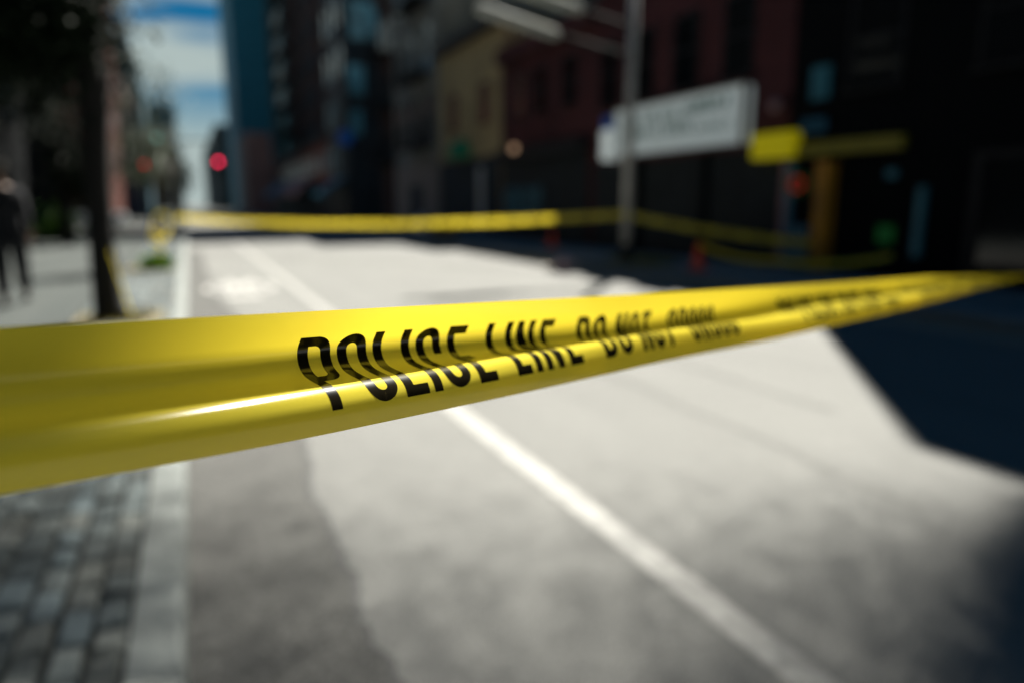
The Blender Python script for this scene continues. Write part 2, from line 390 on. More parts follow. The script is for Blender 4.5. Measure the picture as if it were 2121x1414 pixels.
o = g.build('sett_paving', 'stone'); struct(o, 'weathered granite setts laid beside the kerb')
me = o.data; att = me.color_attributes.new('tone', 'FLOAT_COLOR', 'CORNER'); random.seed(4)
cur = None
for pi_, p in enumerate(me.polygons):
    if pi_ % 9 == 0:
        b = random.uniform(.6, 1.5); wv = random.choice([0, 0, .05, .10, -.08]); cur = (b*(1+wv), b, b*(1-wv*.8), 1)
    for li in p.loop_indices: att.data[li].color = cur
t = M['stone'].node_tree; b = t.nodes['Principled BSDF']; lk = b.inputs['Base Color'].links[0]; src = lk.from_socket
va = N(t, 'ShaderNodeVertexColor', _layer_name='tone'); mm = N(t, 'ShaderNodeMix', _data_type='RGBA', _blend_type='MULTIPLY'); mm.inputs['Factor'].default_value = 1
L(t, src, mm.inputs['A']); L(t, va.outputs[0], mm.inputs['B']); L(t, mm.outputs['Result'], b.inputs['Base Color'])
# tree pits
g = MB(); g.box(-1.24, -.30, 8.25, 9.35, .119, .138); g.box(-1.24, -.30, 14.95, 16.3, .119, .138)
struct(g.build('tree_pit_soil', 'soil'), 'dry pale soil in the left tree pits')
g = MB(); g.box(8.3, 9.6, 11.6, 13.4, .15, .165)
struct(g.build('tree_pit_soil', 'soil'), 'dry soil bed round the steel pole')

def blades(name, m, cx, cy, z, rx, ry, n, h0, h1, lean, label, seed):
    random.seed(seed); g = MB()
    for _ in range(n):
        a = random.uniform(0, 2*pi); r = random.random()**.6
        x = cx+rx*r*cos(a); y = cy+ry*r*sin(a); h = random.uniform(h0, h1)*(1.1-.5*r); d = random.uniform(0, 2*pi)
        w = random.uniform(.004, .01); lx = lean*h*cos(a)*r+random.uniform(-.3, .3)*h; ly = lean*h*sin(a)*r+random.uniform(-.3, .3)*h
        ux, uy = cos(d)*w, sin(d)*w
        g.add([(x-ux, y-uy, z), (x+ux, y+uy, z), (x+ux*.7+lx*.4, y+uy*.7+ly*.4, z+h*.6), (x-ux*.7+lx*.4, y-uy*.7+ly*.4, z+h*.6), (x+lx, y+ly, z+h)],
              [(0, 1, 2, 3), (3, 2, 4)])
    o = g.build(name, m); return tag(o, label, 'grass', kind='stuff')
blades('grass_clump', 'grass', -.66, 15.5, .135, .26, .35, 1500, .16, .42, .5, 'bright green grass clump round the sapling base', 1)
blades('dry_grass', 'drygrass', -.8, 15.2, .135, .5, .5, 900, .02, .08, .3, 'straw coloured short grass in the sapling pit', 2)
blades('weeds', 'drygrass', 8.95, 12.5, .16, .62, .9, 2200, .05, .2, .4, 'olive dry weeds in the bed round the steel pole', 3)
blades('weeds', 'drygrass', -.78, 8.8, .135, .38, .5, 700, .03, .12, .4, 'dry weeds at the foot of the dark tree', 6)

# ------------------------------------------------------------------ barrier tapes
FONT = {}
def arc(cx, cy, rx, ry, a0, a1, n=9):
    return [(cx+rx*cos(radians(a0+(a1-a0)*k/(n-1))), cy+ry*sin(radians(a0+(a1-a0)*k/(n-1)))) for k in range(n)]
def strokes(ch, w, h, k):
    """centre lines of a condensed capital, k = stroke thickness"""
    a = k/2; r = w/2-a; X0 = a; X1 = w-a; Y0 = a; Y1 = h-a; cy = h*.47; rr = min(r, w*.5-a)
    if ch == 'P': return [[(X0, 0), (X0, h)], [(X0, Y1), (w*.55, Y1)] + arc(X1-rr, Y1-rr*.9, rr, rr*.9, 80, 0) + arc(X1-rr, cy-.0+rr*.9-a*.2, rr, rr*.9, 0, -80) + [(X0, cy-a*.2)]]
    if ch == 'R': return strokes('P', w, h, k) + [[(w*.5, cy), (X1, 0)]]
    if ch == 'O': return [arc(w/2, Y1-rr, r, rr, 90, 180) + arc(w/2, Y0+rr, r, rr, 180, 270) + arc(w/2, Y0+rr, r, rr, 270, 360) + arc(w/2, Y1-rr, r, rr, 0, 90) + arc(w/2, Y1-rr, r, rr, 90, 180)[1:3]]
    if ch == 'D': return [[(X0, 0), (X0, h)], [(X0, Y1), (w*.45, Y1)] + arc(X1-rr, Y1-rr, rr, rr, 80, 0) + arc(X1-rr, Y0+rr, rr, rr, 0, -80) + [(w*.45, Y0), (X0, Y0)]]
    if ch == 'C': return [[(X1, h*.66)] + arc(w/2, Y1-rr, r, rr, 0, 90) + arc(w/2, Y1-rr, r, rr, 90, 180)[1:] + arc(w/2, Y0+rr, r, rr, 180, 270) + arc(w/2, Y0+rr, r, rr, 270, 360)[1:] + [(X1, h*.34)]]
    if ch == 'L': return [[(X0, 0), (X0, h)], [(X0, Y0), (w, Y0)]]
    if ch == 'I': return [[(w/2, 0), (w/2, h)]]
    if ch == 'E': return [[(X0, 0), (X0, h)], [(X0, Y0), (w, Y0)], [(X0, Y1), (w, Y1)], [(X0, h*.51), (w*.88, h*.51)]]
    if ch == 'N': return [[(X0, 0), (X0, h)], [(X1, 0), (X1, h)], [(X0, h*.97), (X1, h*.03)]]
    if ch == 'T': return [[(w/2, 0), (w/2, h)], [(0, Y1), (w, Y1)]]
    if ch == 'S': return [[(X1, h*.70)] + arc(w/2, Y1-rr, r, rr, 0, 90) + arc(w/2, Y1-rr, r, rr, 90, 180)[1:] + [(X0, h*.64), (w*.3, h*.54), (w*.7, h*.46), (X1, h*.36)] + arc(w/2, Y0+rr, r, rr, 0, -90) + arc(w/2, Y0+rr, r, rr, -90, -180)[1:] + [(X0, h*.30)]]
TEXT = [('P', -.0068, .0195), ('O', .0168, .0190), ('L', .0401, .0160), ('I', .0600, .0062), ('C', .0712, .0190), ('E', .0962, .0155),
        ('L', .1303, .0140), ('I', .1490, .0062), ('N', .1600, .0185), ('E', .1854, .0150),
        ('D', .2289, .0175), ('O', .2510, .0175), ('N', .2830, .0170), ('O', .3035, .0165), ('T', .3235, .0150),
        ('C', .3699, .0165), ('R', .3900, .0165), ('O', .4095, .0165), ('S', .4285, .0165), ('S', .4480, .0165)]
TEXT = [(c, -.0074+(u+.0068)*.95, w*.95) for c, u, w in TEXT]
PERIOD, TH, TB, STROKE = .610, .0153, .0646, .0058
def ribbon(pts, w, step):
    """resample a centre line and return left/right rails with mitred normals"""
    P = [Vector(p) for p in pts]; out = [P[0]]
    for a, b in zip(P, P[1:]):
        n = max(1, int((b-a).length/step)); out += [a.lerp(b, k/n) for k in range(1, n+1)]
    rails = []
    for i, p in enumerate(out):
        d = (out[min(i+1, len(out)-1)] - out[max(i-1, 0)])
        if d.length < 1e-9: continue
        d.normalize(); n = Vector((-d.y, d.x))*w/2; rails.append((p-n, p+n))
    return rails
def lettering(surface, t0, t1, step=.0018):
    """surface(t, s, lift) -> point on the tape; letters of every repeat between t0 and t1 in one mesh"""
    g = MB(); k = math.floor(t0/PERIOD)-1
    while k*PERIOD < t1:
        for ch, u, w in TEXT:
            if not t0 < k*PERIOD+u < t1-.02: continue
            for si, st in enumerate(strokes(ch, w, TB-TH, STROKE)):
                lift = .00012+.00005*si; rl = ribbon(st, STROKE, step); vs = []; fs = []; nc = 3
                for a, b in rl:
                    for j in range(nc+1):
                        q = a.lerp(b, j/nc); vs.append(surface(k*PERIOD+u+q.x, TB-q.y, lift))
                for i in range(len(rl)-1):
                    for j in range(nc): fs.append((i*(nc+1)+j, (i+1)*(nc+1)+j, (i+1)*(nc+1)+j+1, i*(nc+1)+j+1))
                g.add(vs, fs)
        k += 1
    return g
def film(surface, ts, ss):
    g = MB(); vs = []; fs = []; m = len(ss)
    for t in ts: vs += [surface(t, s, 0) for s in ss]
    for i in range(len(ts)-1):
        for j in range(m-1): fs.append((i*m+j, (i+1)*m+j, (i+1)*m+j+1, i*m+j+1))
    g.add(vs, fs); return g
def put_film(name, surface, ts, ss, parent):
    g = film(surface, ts, ss)
    me = bpy.data.meshes.new(name); me.from_pydata(g.v, [], g.f); me.materials.append(M['tape'])
    uv = me.uv_layers.new(name='UVMap'); m = len(ss)
    for l in me.loops: uv.data[l.index].uv = (ts[l.vertex_index//m], ss[l.vertex_index % m])
    for p in me.polygons: p.use_smooth = True
    o = bpy.data.objects.new(name, me); COL.objects.link(o); o.parent = parent; return o

# the near tape: measured cross-sections (angle of the film against the vertical, nine stations from top to bottom edge)
TW = .076
KT = [-.18, 0.0, .30, .75, 1.6]
KA = [[-0.677, -0.674, -0.433, 0.339, 1.225, 1.6, 1.063, -0.022, -0.502],
      [-0.48, -0.51, -0.557, 0.403, 1.31, 1.468, 0.858, 0.032, -0.476],
      [-0.214, -0.247, -0.257, 0.206, 1.786, 1.942, 0.439, 0.217, -0.077],
      [-0.026, 0.015, 0.337, 0.992, 1.804, 1.764, 0.826, 0.23, -0.173],
      [-0.084, -0.057, 0.412, 1.222, 1.949, 1.884, 1.039, 0.238, -0.194]]
fwd = Vector((sin(YAW)*cos(PITCH), cos(YAW)*cos(PITCH), -sin(PITCH))); rgt = Vector((cos(YAW), -sin(YAW), 0)); upv = rgt.cross(fwd)
A, B = .7138, .0785
T_DIR = rgt*(sin(A)*cos(B)) + upv*sin(B) + fwd*(cos(A)*cos(B))
T_O = Vector((0, 0, EYE)) + rgt*-.0892 + upv*.0145 + fwd*.3231
T_UP = (Vector((0, 0, 1)) - T_DIR*T_DIR.z).normalized(); T_N = T_UP.cross(T_DIR)
if T_N.dot(fwd) > 0: T_N = -T_N
NS = 40; _cache = {}
def section(t):
    key = round(t, 5)
    if key in _cache: return _cache[key]
    j = 0
    while j < len(KT)-2 and t > KT[j+1]: j += 1
    a = min(1, max(0, (t-KT[j])/(KT[j+1]-KT[j]))); a = a*a*(3-2*a)
    th = [(1-a)*p+a*q for p, q in zip(KA[j], KA[j+1])]
    w = [0]; h = [0]; ang = []
    for i in range(NS):
        u = (i+.5)/NS*8; k = min(7, int(u)); c = u-k; an = th[k]*(1-c)+th[k+1]*c; ang.append(an)
        w.append(w[-1]+sin(an)*TW/NS); h.append(h[-1]-cos(an)*TW/NS)
    _cache[key] = (w, h, ang); return _cache[key]
def near_surface(t, s, lift):
    w, h, ang = section(t); u = min(NS-1e-6, max(0, s/TW*NS)); i = int(u); c = u-i
    ww = w[i]*(1-c)+w[i+1]*c; hh = h[i]*(1-c)+h[i+1]*c; an = ang[i]
    nrm = T_N*cos(an) + T_UP*sin(an)
    if t > 1.5:      # the film gathers towards its knot
        k = 1-.72*min(1, (t-1.5)/1.8)**.8; hh = -.026+(hh+.026)*k; ww = .020+(ww-.020)*k
    rip = .0006*sin(t*7.0+s*40)*min(1, abs(t)*2)
    return T_O + T_DIR*t + T_UP*(hh + .0025*t*t*(1 if t < 2 else 2/t)) + T_N*(ww+rip) + nrm*lift
root = thing('barrier_tape', tuple(T_O), 'glossy yellow police tape stretched across the picture close to the lens', 'barrier tape')
def near_local(t, s, l): return near_surface(t, s, l) - T_O
ts = [-1.5+.1*k for k in range(11)] + [-.45+.006*k for k in range(280)]
t_ = ts[-1]
while t_ < 12.1: t_ += .03; ts.append(t_)
put_film('tape_film', near_local, ts, [TW*k/56 for k in range(57)], root)
lettering(near_local, -.7, 7).build('lettering', 'ink', root, smooth=True)

# ------------------------------------------------------------------ posts
P_LEFT = near_surface(-1.5, .04, 0)
def sign_post(p, label):
    r = thing('sign_post', (p.x, p.y, 0), label, 'post')
    MB().box(-.03, .03, -.03, .03, -.1, 2.9).build('post', 'steel', r, bevel=.008)
    MB().box(-.035, .035, .031, .036, 2.2, 2.85).box(-.2, .2, .036, .040, 2.2, 2.85).build('sign_panel', 'lampwhite', r, bevel=.001)
    return r
sign_post(P_LEFT+Vector((-.04, 0, 0)), 'steel sign post on the near sidewalk holding the near tape')

# galvanised lamp pole
pl = thing('street_lamp', (8.56, 12.5, .15), 'grey steel street lamp pole standing in the weed bed', 'street lamp')
MB().tube([(0, 0, 0), (0, 0, .05), (0, 0, .38), (0, 0, .42)], [.17, .15, .13, .09], 14).build('pole_base', 'blackmetal', pl, smooth=False)
MB().tube([(0, 0, .40), (0, 0, 3), (.02, 0, 6.6)], [.105, .098, .08], 16).build('pole', 'steel', pl, smooth=True)
MB().tube([(-.05, 0, 4.26), (-1.72, 0, 4.49)], [.045, .045], 10).build('lamp_arm', 'blackmetal', pl, smooth=True)  # both inner arms are black to stand in for being unlit there
MB().tube([(-1.70, 0, 4.487), (-1.80, 0, 4.50), (-3.36, 0, 4.78), (-3.46, 0, 4.80)], [.04, .10, .115, .04], 12).build('lamp_head', 'lampwhite', pl, smooth=True)
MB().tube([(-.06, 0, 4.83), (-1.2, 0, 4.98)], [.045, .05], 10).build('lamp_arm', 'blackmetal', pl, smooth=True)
MB().tube([(-1.18, 0, 4.977), (-1.3, 0, 5.0), (-2.75, 0, 5.26), (-2.9, 0, 5.29)], [.04, .09, .11, .04], 12).build('lamp_head', 'lampwhite', pl, smooth=True)
# far tape tied from the sapling to the pole and on to the shopfront
def far_surface(P, sag, widths=1.0, tw=0.0, ph=0):
    """P: end points; catenary-like sag per span; the film hangs upright with a gentle twist"""
    P = [Vector(p) for p in P]; ln = [(b-a).length for a, b in zip(P, P[1:])]
    def f(t, s, lift):
        u = t; i = 0
        while i < len(ln)-1 and u > ln[i]: u -= ln[i]; i += 1
        c = u/ln[i]; p = P[i].lerp(P[i+1], c) + Vector((0, 0, -sag[i]*4*c*(1-c)))
        d = (P[i+1]-P[i]).normalized(); n = Vector((d.y, -d.x, 0)).normalized()
        a = tw*sin(t*1.3+ph); v = Vector((0, 0, 1))*cos(a) + n*sin(a)
        return p + v*(TW/2-s)*widths + n*(lift*8 + .006*sin(s*90+t*2))
    return f, sum(ln)
def far_tape(pts, sag, label, widths, tw, ph=0, text=True):
    r = thing('barrier_tape', pts[0], label, 'barrier tape', None)
    o0 = Vector(pts[0]); f, tot = far_surface(pts, sag, widths, tw, ph)
    loc_ = lambda t, s, l: f(t, s, l)-o0
    n = int(tot/.06); put_film('tape_film', loc_, [tot*k/n for k in range(n+1)], [TW*k/8 for k in range(9)], r)
    if text: lettering(loc_, .05, tot-.05, .008).build('lettering', 'ink', r)
far_tape([(-.33, 24, 1.02), (8.45, 12.42, 1.20)], [.20], 'second yellow tape sagging across the street behind, lit by the sun', 1.75, .10)
far_tape([(8.66, 12.42, 1.16), (10.9, 9.3, .66)], [.06], 'shaded yellow tape running from the lamp pole to the orange column', 1.9, .2)
far_tape([(8.95, 10.6, .66), (9.6, 9.2, .42), (10.87, 7.9, .55)], [.1, .1], 'low slack yellow tape beside the yellow shopfront', 1.2, .3, 1, False)
pp = thing('parking_sign_post', (-.36, 24.03, .12), 'thin sign post on the near kerb where the sunlit far tape is tied', 'post')
MB().box(-.025, .025, -.025, .025, 0, 2.7).build('post', 'steel', pp, bevel=.006)
MB().box(-.16, .16, -.034, -.026, 2.15, 2.65).build('sign_panel', 'trimlight', pp)
# loop tied round the sapling
def loop(cx, cy, cz, rx, rz, label, w=1.0):
    r = thing('barrier_tape', (cx, cy, cz), label, 'barrier tape')
    def f(t, s, l):
        a = t/2*2*pi
        return Vector((rx*sin(a)*(1+.15*sin(2*a)), .06*cos(a*2)+.05, rz*cos(a))) + Vector((0, .5, 0))*(TW/2-s)*w + Vector((sin(a), 0, cos(a)))*(TW/2-s)*.6*w
    put_film('tape_film', f, [2*k/60 for k in range(61)], [TW*k/5 for k in range(6)], r)
loop(-.50, 15.3, 1.0, .15, .24, 'loose loop of yellow tape hanging on the sapling', .7)
far_tape([(-.60, 15.35, 1.15), (-.72, 15.3, .75), (-.50, 15.35, .62), (-.62, 15.32, .36)], [0, .02, 0], 'crumpled yellow tape end hanging down the sapling stem', 1.0, .8, 1, False)
far_tape([(-.80, 8.55, .92), (-.72, 8.5, .55), (-.64, 8.42, .20)], [0, 0], 'narrow yellow tape end trailing down the dark tree trunk', .55, .5, 1, False)

# ------------------------------------------------------------------ trees
def tree(loc_, trunk, limbs, crown, nleaf, leaf, label, tm='bark', lm='leaf', size=(.05, .11), seed=1, clumps=34):
    random.seed(seed); r = thing('street_tree', loc_, label, 'tree')
    MB().tube([p[:3] for p in trunk], [p[3] for p in trunk], 12).build('trunk', tm, r, smooth=True)
    tips = []
    for k in range(limbs):
        b0 = Vector(trunk[-1][:3]) if k % 2 else Vector(trunk[-2][:3]).lerp(Vector(trunk[-1][:3]), .6)
        c, R_ = random.choice(crown)
        e = Vector(c)+Vector([random.uniform(-.7, .7)*q for q in R_]); m_ = b0.lerp(e, .5)+Vector((0, 0, .25*random.random()))
        rr = trunk[-1][3]; MB().tube([b0, m_, e], [rr*.55, rr*.35, rr*.08], 7).build('limb', tm, r, smooth=True); tips.append(e)
    g = MB(); cl = list(tips)
    while len(cl) < clumps:
        c, R_ = random.choice(crown)
        while True:
            q = Vector([random.uniform(-1, 1) for _ in range(3)])
            if .35 < q.length < 1: break
        cl.append(Vector(c)+Vector([q[i]*R_[i] for i in range(3)]))
    for _ in range(nleaf):
        c = random.choice(cl); R_ = leaf
        p = c+Vector([random.gauss(0, R_) for _ in range(3)]); s = random.uniform(*size)
        e = Euler((random.uniform(-1, 1), random.uniform(-1, 1), random.uniform(0, 6.28))).to_matrix()
        g.add([p+e@Vector(v) for v in ((-s*.5, 0, 0), (0, -s*.28, .1*s), (s*.5, 0, 0), (0, s*.28, .1*s))], [(0, 1, 2), (0, 2, 3)])
    g.build('crown', lm, r); return r
tree((-.88, 8.7, .12), [(0.02, 0, 0, .20), (.0, 0, .18, .155), (.0, 0, .8, .13), (.03, 0, 1.6, .125), (.08, 0, 2.4, .15), (.06, 0, 3.0, .17)], 9,
     [((-.9, -.3, 4.9), (2.2, 2.6, 1.5)), ((-.55, .2, 3.2), (.6, .8, .55)), ((-.45, .1, 3.3), (.5, .6, .5))], 19000, .28, 'dark street tree trunk rising beside the walking person', lm='leafdark', size=(.07, .14), seed=4, clumps=80)
tree((-.56, 15.5, .13), [(0, 0, 0, .03), (.02, 0, .7, .026), (.05, 0, 1.5, .024), (.04, 0, 2.3, .02)], 7,
     [((.0, 0, 3.1), (.55, .6, .9)), ((-.25, 0, 2.2), (.4, .4, .5))], 1500, .16, 'thin young sapling with yellow tape tied to its stem', tm='barklight', lm='leaf', size=(.06, .11), seed=9, clumps=26)
tree((-3.7, 27, .15), [(0, 0, 0, .2), (.0, 0, 1.2, .17), (.05, 0, 3.2, .15)], 7,
     [((0, 0, 4.6), (1.7, 2, 1.6)), ((.5, 0, 2.2), (.8, .9, .9))], 5000, .35, 'dark leafy tree standing against the black building on the left', lm='leafdark', size=(.12, .22), seed=12, clumps=50)
for k, (x, y, lb) in enumerate([(-2.2, 60, 'leafy tree on the far left sidewalk just past the side street'), (-1.4, 74, 'smaller leafy tree further down the far left sidewalk'), (-1.0, 96, 'farthest leafy tree of the far left sidewalk')]):
    tree((x, y, .15), [(0, 0, 0, .15), (.0, 0, 1.2, .12), (.05, 0, 3.0, .1)], 5, [((0, 0, 4.6), (1.7, 2, 2.0))], 2200, .4, lb, size=(.2, .34), seed=20+k, clumps=36)['group'] = 'trees beyond the side street'
# unseen honey locust, added so its leaflets shade the near road and tape ends
random.seed(33)
lt = thing('street_tree', (9.2, 4.3, .15), 'unseen tall feathery tree added at the right kerb to shade the near roadway', 'tree')
MB().tube([(0, 0, 0), (0, 0, 1.9), (-.1, .3, 5), (-.4, 1.2, 9), (-.9, 2.4, 11.5)], [.26, .21, .18, .13, .09], 12).build('trunk', 'bark', lt, smooth=True)
for q in ((1.0, 2.8, 13.8), (-1.2, 3.6, 14.2), (-2.6, 4.6, 14.0), (-4.2, 5.4, 13.8)):
    a_ = Vector((-.9, 2.4, 11.5)); b_ = Vector(q); MB().tube([a_, a_.lerp(b_, .5)+Vector((0, .1, .4)), b_], [.05, .025, .006], 6).build('limb', 'bark', lt, smooth=True)
g = MB()
def shade_leaf(gx, gy, h):  # gx, gy: ground point where the leaf's shadow should land
    p = Vector((gx+.468*h-9.2, gy+.52*h-4.3, h-.15)); s_ = random.uniform(.012, .021)
    e = Euler((random.uniform(-.8, .8), random.uniform(-.8, .8), random.uniform(0, 6.28))).to_matrix()
    g.add([p+e@Vector(v) for v in ((-s_, 0, 0), (0, -s_*.5, 0), (s_, 0, 0), (0, s_*.5, 0))], [(0, 1, 2, 3)])
from statistics import NormalDist
nd = NormalDist()
for i_ in range(125000):  # leaf density shaped to darken the near road, most at both ends
    u = (i_*.7548776662)%1; u2 = (i_*.5698402910)%1
    if random.random() > min(1, .27+2.6*abs(u-.47)**1.5*(1.3 if u > .47 else .62)): continue
    gx = -1.9+5.7*u; gy = 2.95-2.85*u; k = -.35+.85*nd.inv_cdf(.5+.4995*u2)
    shade_leaf(gx+.455*k, gy+.89*k, random.uniform(13.0, 15.0))
for _ in range(13000):  # leaves added along the sun's path to shade the tape's right end
    t_ = random.triangular(1.2, 5.0, 3.6); q = T_O+T_DIR*t_; h = random.uniform(13.2, 14.6)
    p = q + Vector((.4716, .5237, 1))*(h-q.z) + T_N*random.gauss(0, .13)
    shade_leaf(p.x-.468*p.z, p.y-.52*p.z, p.z)
for _ in range(8000):  # leaves added to shade the tape's left end
    t_ = -.085-abs(random.gauss(0, .30)); q = T_O+T_DIR*t_; h = random.uniform(13.4, 14.4)
    p = q + Vector((.4716, .5237, 1))*(h-q.z) + T_N*random.gauss(0, .12)
    shade_leaf(p.x-.468*p.z, p.y-.52*p.z, p.z)
g.build('crown', 'leafdark', lt)
# low shrub by the black building
random.seed(31); sh = thing('shrub', (-4.3, 29.5, .15), 'low green shrub at the foot of the black building', 'shrub')
g = MB(); g.tube([(0, 0, 0), (.05, 0, .5)], [.04, .02], 6); g.build('stem', 'bark', sh)
g = MB()
for _ in range(1400):
    p = Vector((random.gauss(0, .3), random.gauss(0, .4), .55+random.gauss(0, .25))); s = .09
    e = Euler((random.uniform(-1, 1), random.uniform(-1, 1), random.uniform(0, 6.28))).to_matrix()
    g.add([p+e@Vector(v) for v in ((-s, 0, 0), (0, -s*.5, 0), (s, 0, 0), (0, s*.5, 0))], [(0, 1, 2, 3)])
g.build('foliage', 'grass', sh)

# ------------------------------------------------------------------ buildings
def window_master(w, h, fr, pane, sill=True, depth=.09, mull=1):
    """unit facing -X, centred on y, base at z=0"""
    t = .07
    f = MB().box(-.04, .02, -w/2-t, -w/2, -t, h+t).box(-.04, .02, w/2, w/2+t, -t, h+t).box(-.04, .02, -w/2, w/2, h, h+t)
    if mull: f.box(-.028, .02, -w/2, w/2, h*.5-.03, h*.5+.03)
    if sill: f.box(-.10, .02, -w/2-t-.04, w/2+t+.04, -t-.06, -t)
    fo = f.build('window', fr)
    po = MB().box(-.012, .01, -w/2, w/2, -t, h).build('pane', pane, fo)
    return fo
def place_windows(root, master, ys, zs, x, flip=False, skip=()):
    first = True
    for i, y in enumerate(ys):
        for j, z in enumerate(zs):
            if (i, j) in skip: continue
            o = master if first else copy_tree(master)
            first = False
            o.parent = root; o.location = (x, y, z); o.rotation_euler = (0, 0, pi if flip else 0)
def block(x0, x1, y0, y1, h, m, label, cat='building', name='building', cornice=None, side=1):
    """origin at the street-side near corner; side=1: building on the right, its front at x0"""
    r = thing(name, ((x0 if side > 0 else x1), y0, 0), label, cat)
    ox = x0 if side > 0 else x1
    MB().box(x0-ox, x1-ox, 0, y1-y0, -.1, h).build('wall', m, r)
    if cornice:
        if side > 0: MB().box(-.28, .0, 0.02, y1-y0-.02, h-.35, h+.12).build('cornice', cornice, r)
        else: MB().box(0, .28, .02, y1-y0-.02, h-.35, h+.12).build('cornice', cornice, r)
    return r
# D: nearest on the right, black, yellow shop sign
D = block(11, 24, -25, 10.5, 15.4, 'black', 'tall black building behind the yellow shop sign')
place_windows(D, window_master(.95, 1.5, 'trim', 'glass'), [6.1+2.3*k for k in range(13)], [3.5, 6.9, 10.3], -.0)
MB().box(-.06, 0, 34.6, 35.0, 3.35, 3.95).build('blind', 'teal', D)
sf = MB().box(-.10, -.0, 30.1, 30.25, .15, 2.2).box(-.10, 0, 31.6, 31.75, .15, 2.2).box(-.10, 0, 30.25, 31.6, 2.1, 2.2).build('shop_window', 'trim', D)
MB().box(-.04, -.005, 30.25, 31.6, .5, 2.1).build('pane', 'glass', sf)
MB().box(-.12, 0, 35.38, 35.50, .15, 2.25).build('door_post', 'pinkframe', D)
MB().box(-.10, 0, 35.24, 35.378, .15, 2.22).build('door_post', 'blueframe', D)
MB().box(-.30, 0, 34.26, 34.50, .15, 2.2).build('column', 'orange', D)
MB().box(-.08, -.002, 34.80, 35.20, .3, 1.0).build('door_panel', 'blueframe', D)
MB().box(-.10, 0, 32.48, 32.60, .55, 1.7).build('light_panel', 'teal', D)
MB().box(-.05, 0, 33.0, 33.3, .75, 1.05).build('window_display', 'neongreen', D)
MB().box(-.05, 0, 33.05, 33.25, 1.85, 2.0).build('window_display', 'teal', D)
# neon ring
g = MB(); n = 20
g.tube([(-.12, 35.1+.16*cos(2*pi*k/n), 1.80+.12*sin(2*pi*k/n)) for k in range(n+1)], .018, 6); ng = thing('neon_sign', (11, -25, 0), 'small red and green neon sign in the yellow shop', 'neon sign'); g.build('neon_tube', 'neonred', ng)
g = MB(); g.tube([(-.11, 35.1+.26*cos(2*pi*k/n), 1.80+.2*sin(2*pi*k/n)) for k in range(n+1)], .022, 6); g.build('neon_tube', 'neongreen', ng)
# yellow fascia sign
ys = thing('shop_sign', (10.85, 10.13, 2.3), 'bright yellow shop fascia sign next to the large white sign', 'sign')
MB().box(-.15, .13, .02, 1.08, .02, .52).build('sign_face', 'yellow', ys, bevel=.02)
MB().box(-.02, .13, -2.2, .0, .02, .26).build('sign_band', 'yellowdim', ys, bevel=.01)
g = MB()
for k in range(5): g.box(-.04, .02, -.62+k*.12, -.62+k*.12+.045, .46, .70)
g.box(-.02, .0, -.62, -.08, .44, .47)
g.build('lettering', 'blueframe', ys)
wl = thing('wall_lamp', (10.8, 10.72, 3.35), 'pale round wall lamp on the building corner', 'wall lamp')
bm = bmesh.new(); bmesh.ops.create_uvsphere(bm, u_segments=14, v_segments=8, radius=.13); me = bpy.data.meshes.new('globe'); bm.to_mesh(me); bm.free(); me.materials.append(M['pinkframe'])
o = bpy.data.objects.new('globe', me); COL.objects.link(o); o.parent = wl
MB().box(0, .2, -.03, .03, -.03, .03).build('bracket', 'blackmetal', wl)

# C: maroon brick with the white sign
Cb = block(11, 23, 10.52, 17.9, 8.3, 'brick', 'maroon brick building carrying the large white sign')
place_windows(Cb, window_master(.8, 1.55, 'trim', 'glass'), [1.55, 3.3, 5.0, 6.6], [4.2, 7.2], 0)
MB().box(-.05, .0, .1, 7.2, .15, 2.55).build('shutter', 'shutter', Cb)
MB().box(-.12, 0, 2.2, 2.4, .15, 2.6).box(-.12, 0, 4.8, 5.0, .15, 2.6).build('pier', 'black', Cb)
MB().box(-.07, -.051, 5.0+.2, 5.6, 1.0, 2.0).build('poster', 'trimlight', Cb)
ws = thing('shop_sign', (10.75, 11.48, 2.68), 'large white fascia sign with green lettering on the maroon building', 'sign')
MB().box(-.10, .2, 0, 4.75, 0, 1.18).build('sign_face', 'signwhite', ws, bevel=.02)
MB().box(-.13, -.0, -.05, 0, -.04, 1.22).box(-.13, -.0, 4.75, 4.8, -.04, 1.22).box(-.13, 0, 0, 4.75, 1.18, 1.22).box(-.13, 0, 0, 4.75, -.04, 0).build('frame', 'trimlight', ws)
# two rows of blurred green characters: upright strokes with bars, unreadable in the photograph
random.seed(77); g = MB()
def chars(y0, y1, z, hh, wd, heavy):
    y = y1
    while y > y0:
        if random.random() < .16: y -= wd*.8; continue
        k = random.choice(range(5)); a = .03*heavy
        g.box(-.115, -.101, y-a, y, z, z+hh)
        if k in (0, 1, 4): g.box(-.113, -.101, y-wd*.62, y-a, z+hh-a, z+hh)
        if k in (0, 2, 4): g.box(-.113, -.101, y-wd*.62, y-a, z, z+a)
        if k in (1, 3): g.box(-.115, -.101, y-wd*.62-a, y-wd*.62, z, z+hh)
        if k in (3, 4): g.box(-.112, -.101, y-wd*.62, y-a, z+hh*.5-a/2, z+hh*.5+a/2)
        y -= wd
chars(.3, 1.7, .78, .25, .2, 2.2); chars(1.8, 4.4, .74, .24, .2, 1.3); chars(1.7, 2.9, .40, .26, .2, 1.9); chars(3.0, 4.4, .40, .22, .19, 1.1); chars(.3, 1.4, .36, .15, .15, 1.1)
g.build('lettering', 'signgreen', ws)
sm = thing('shop_sign', (10.75, 16.3, 2.62), 'bright white small sign at the left end of the large white sign', 'sign')
MB().box(-.12, .2, 0, .62, 0, .82).build('sign_face', mat('small_sign_white', (.8, .84, .84), rough=.4, var=.05, emit=((.7, .8, .78), .12)), sm, bevel=.03)  # weak emission added to brighten this face as well
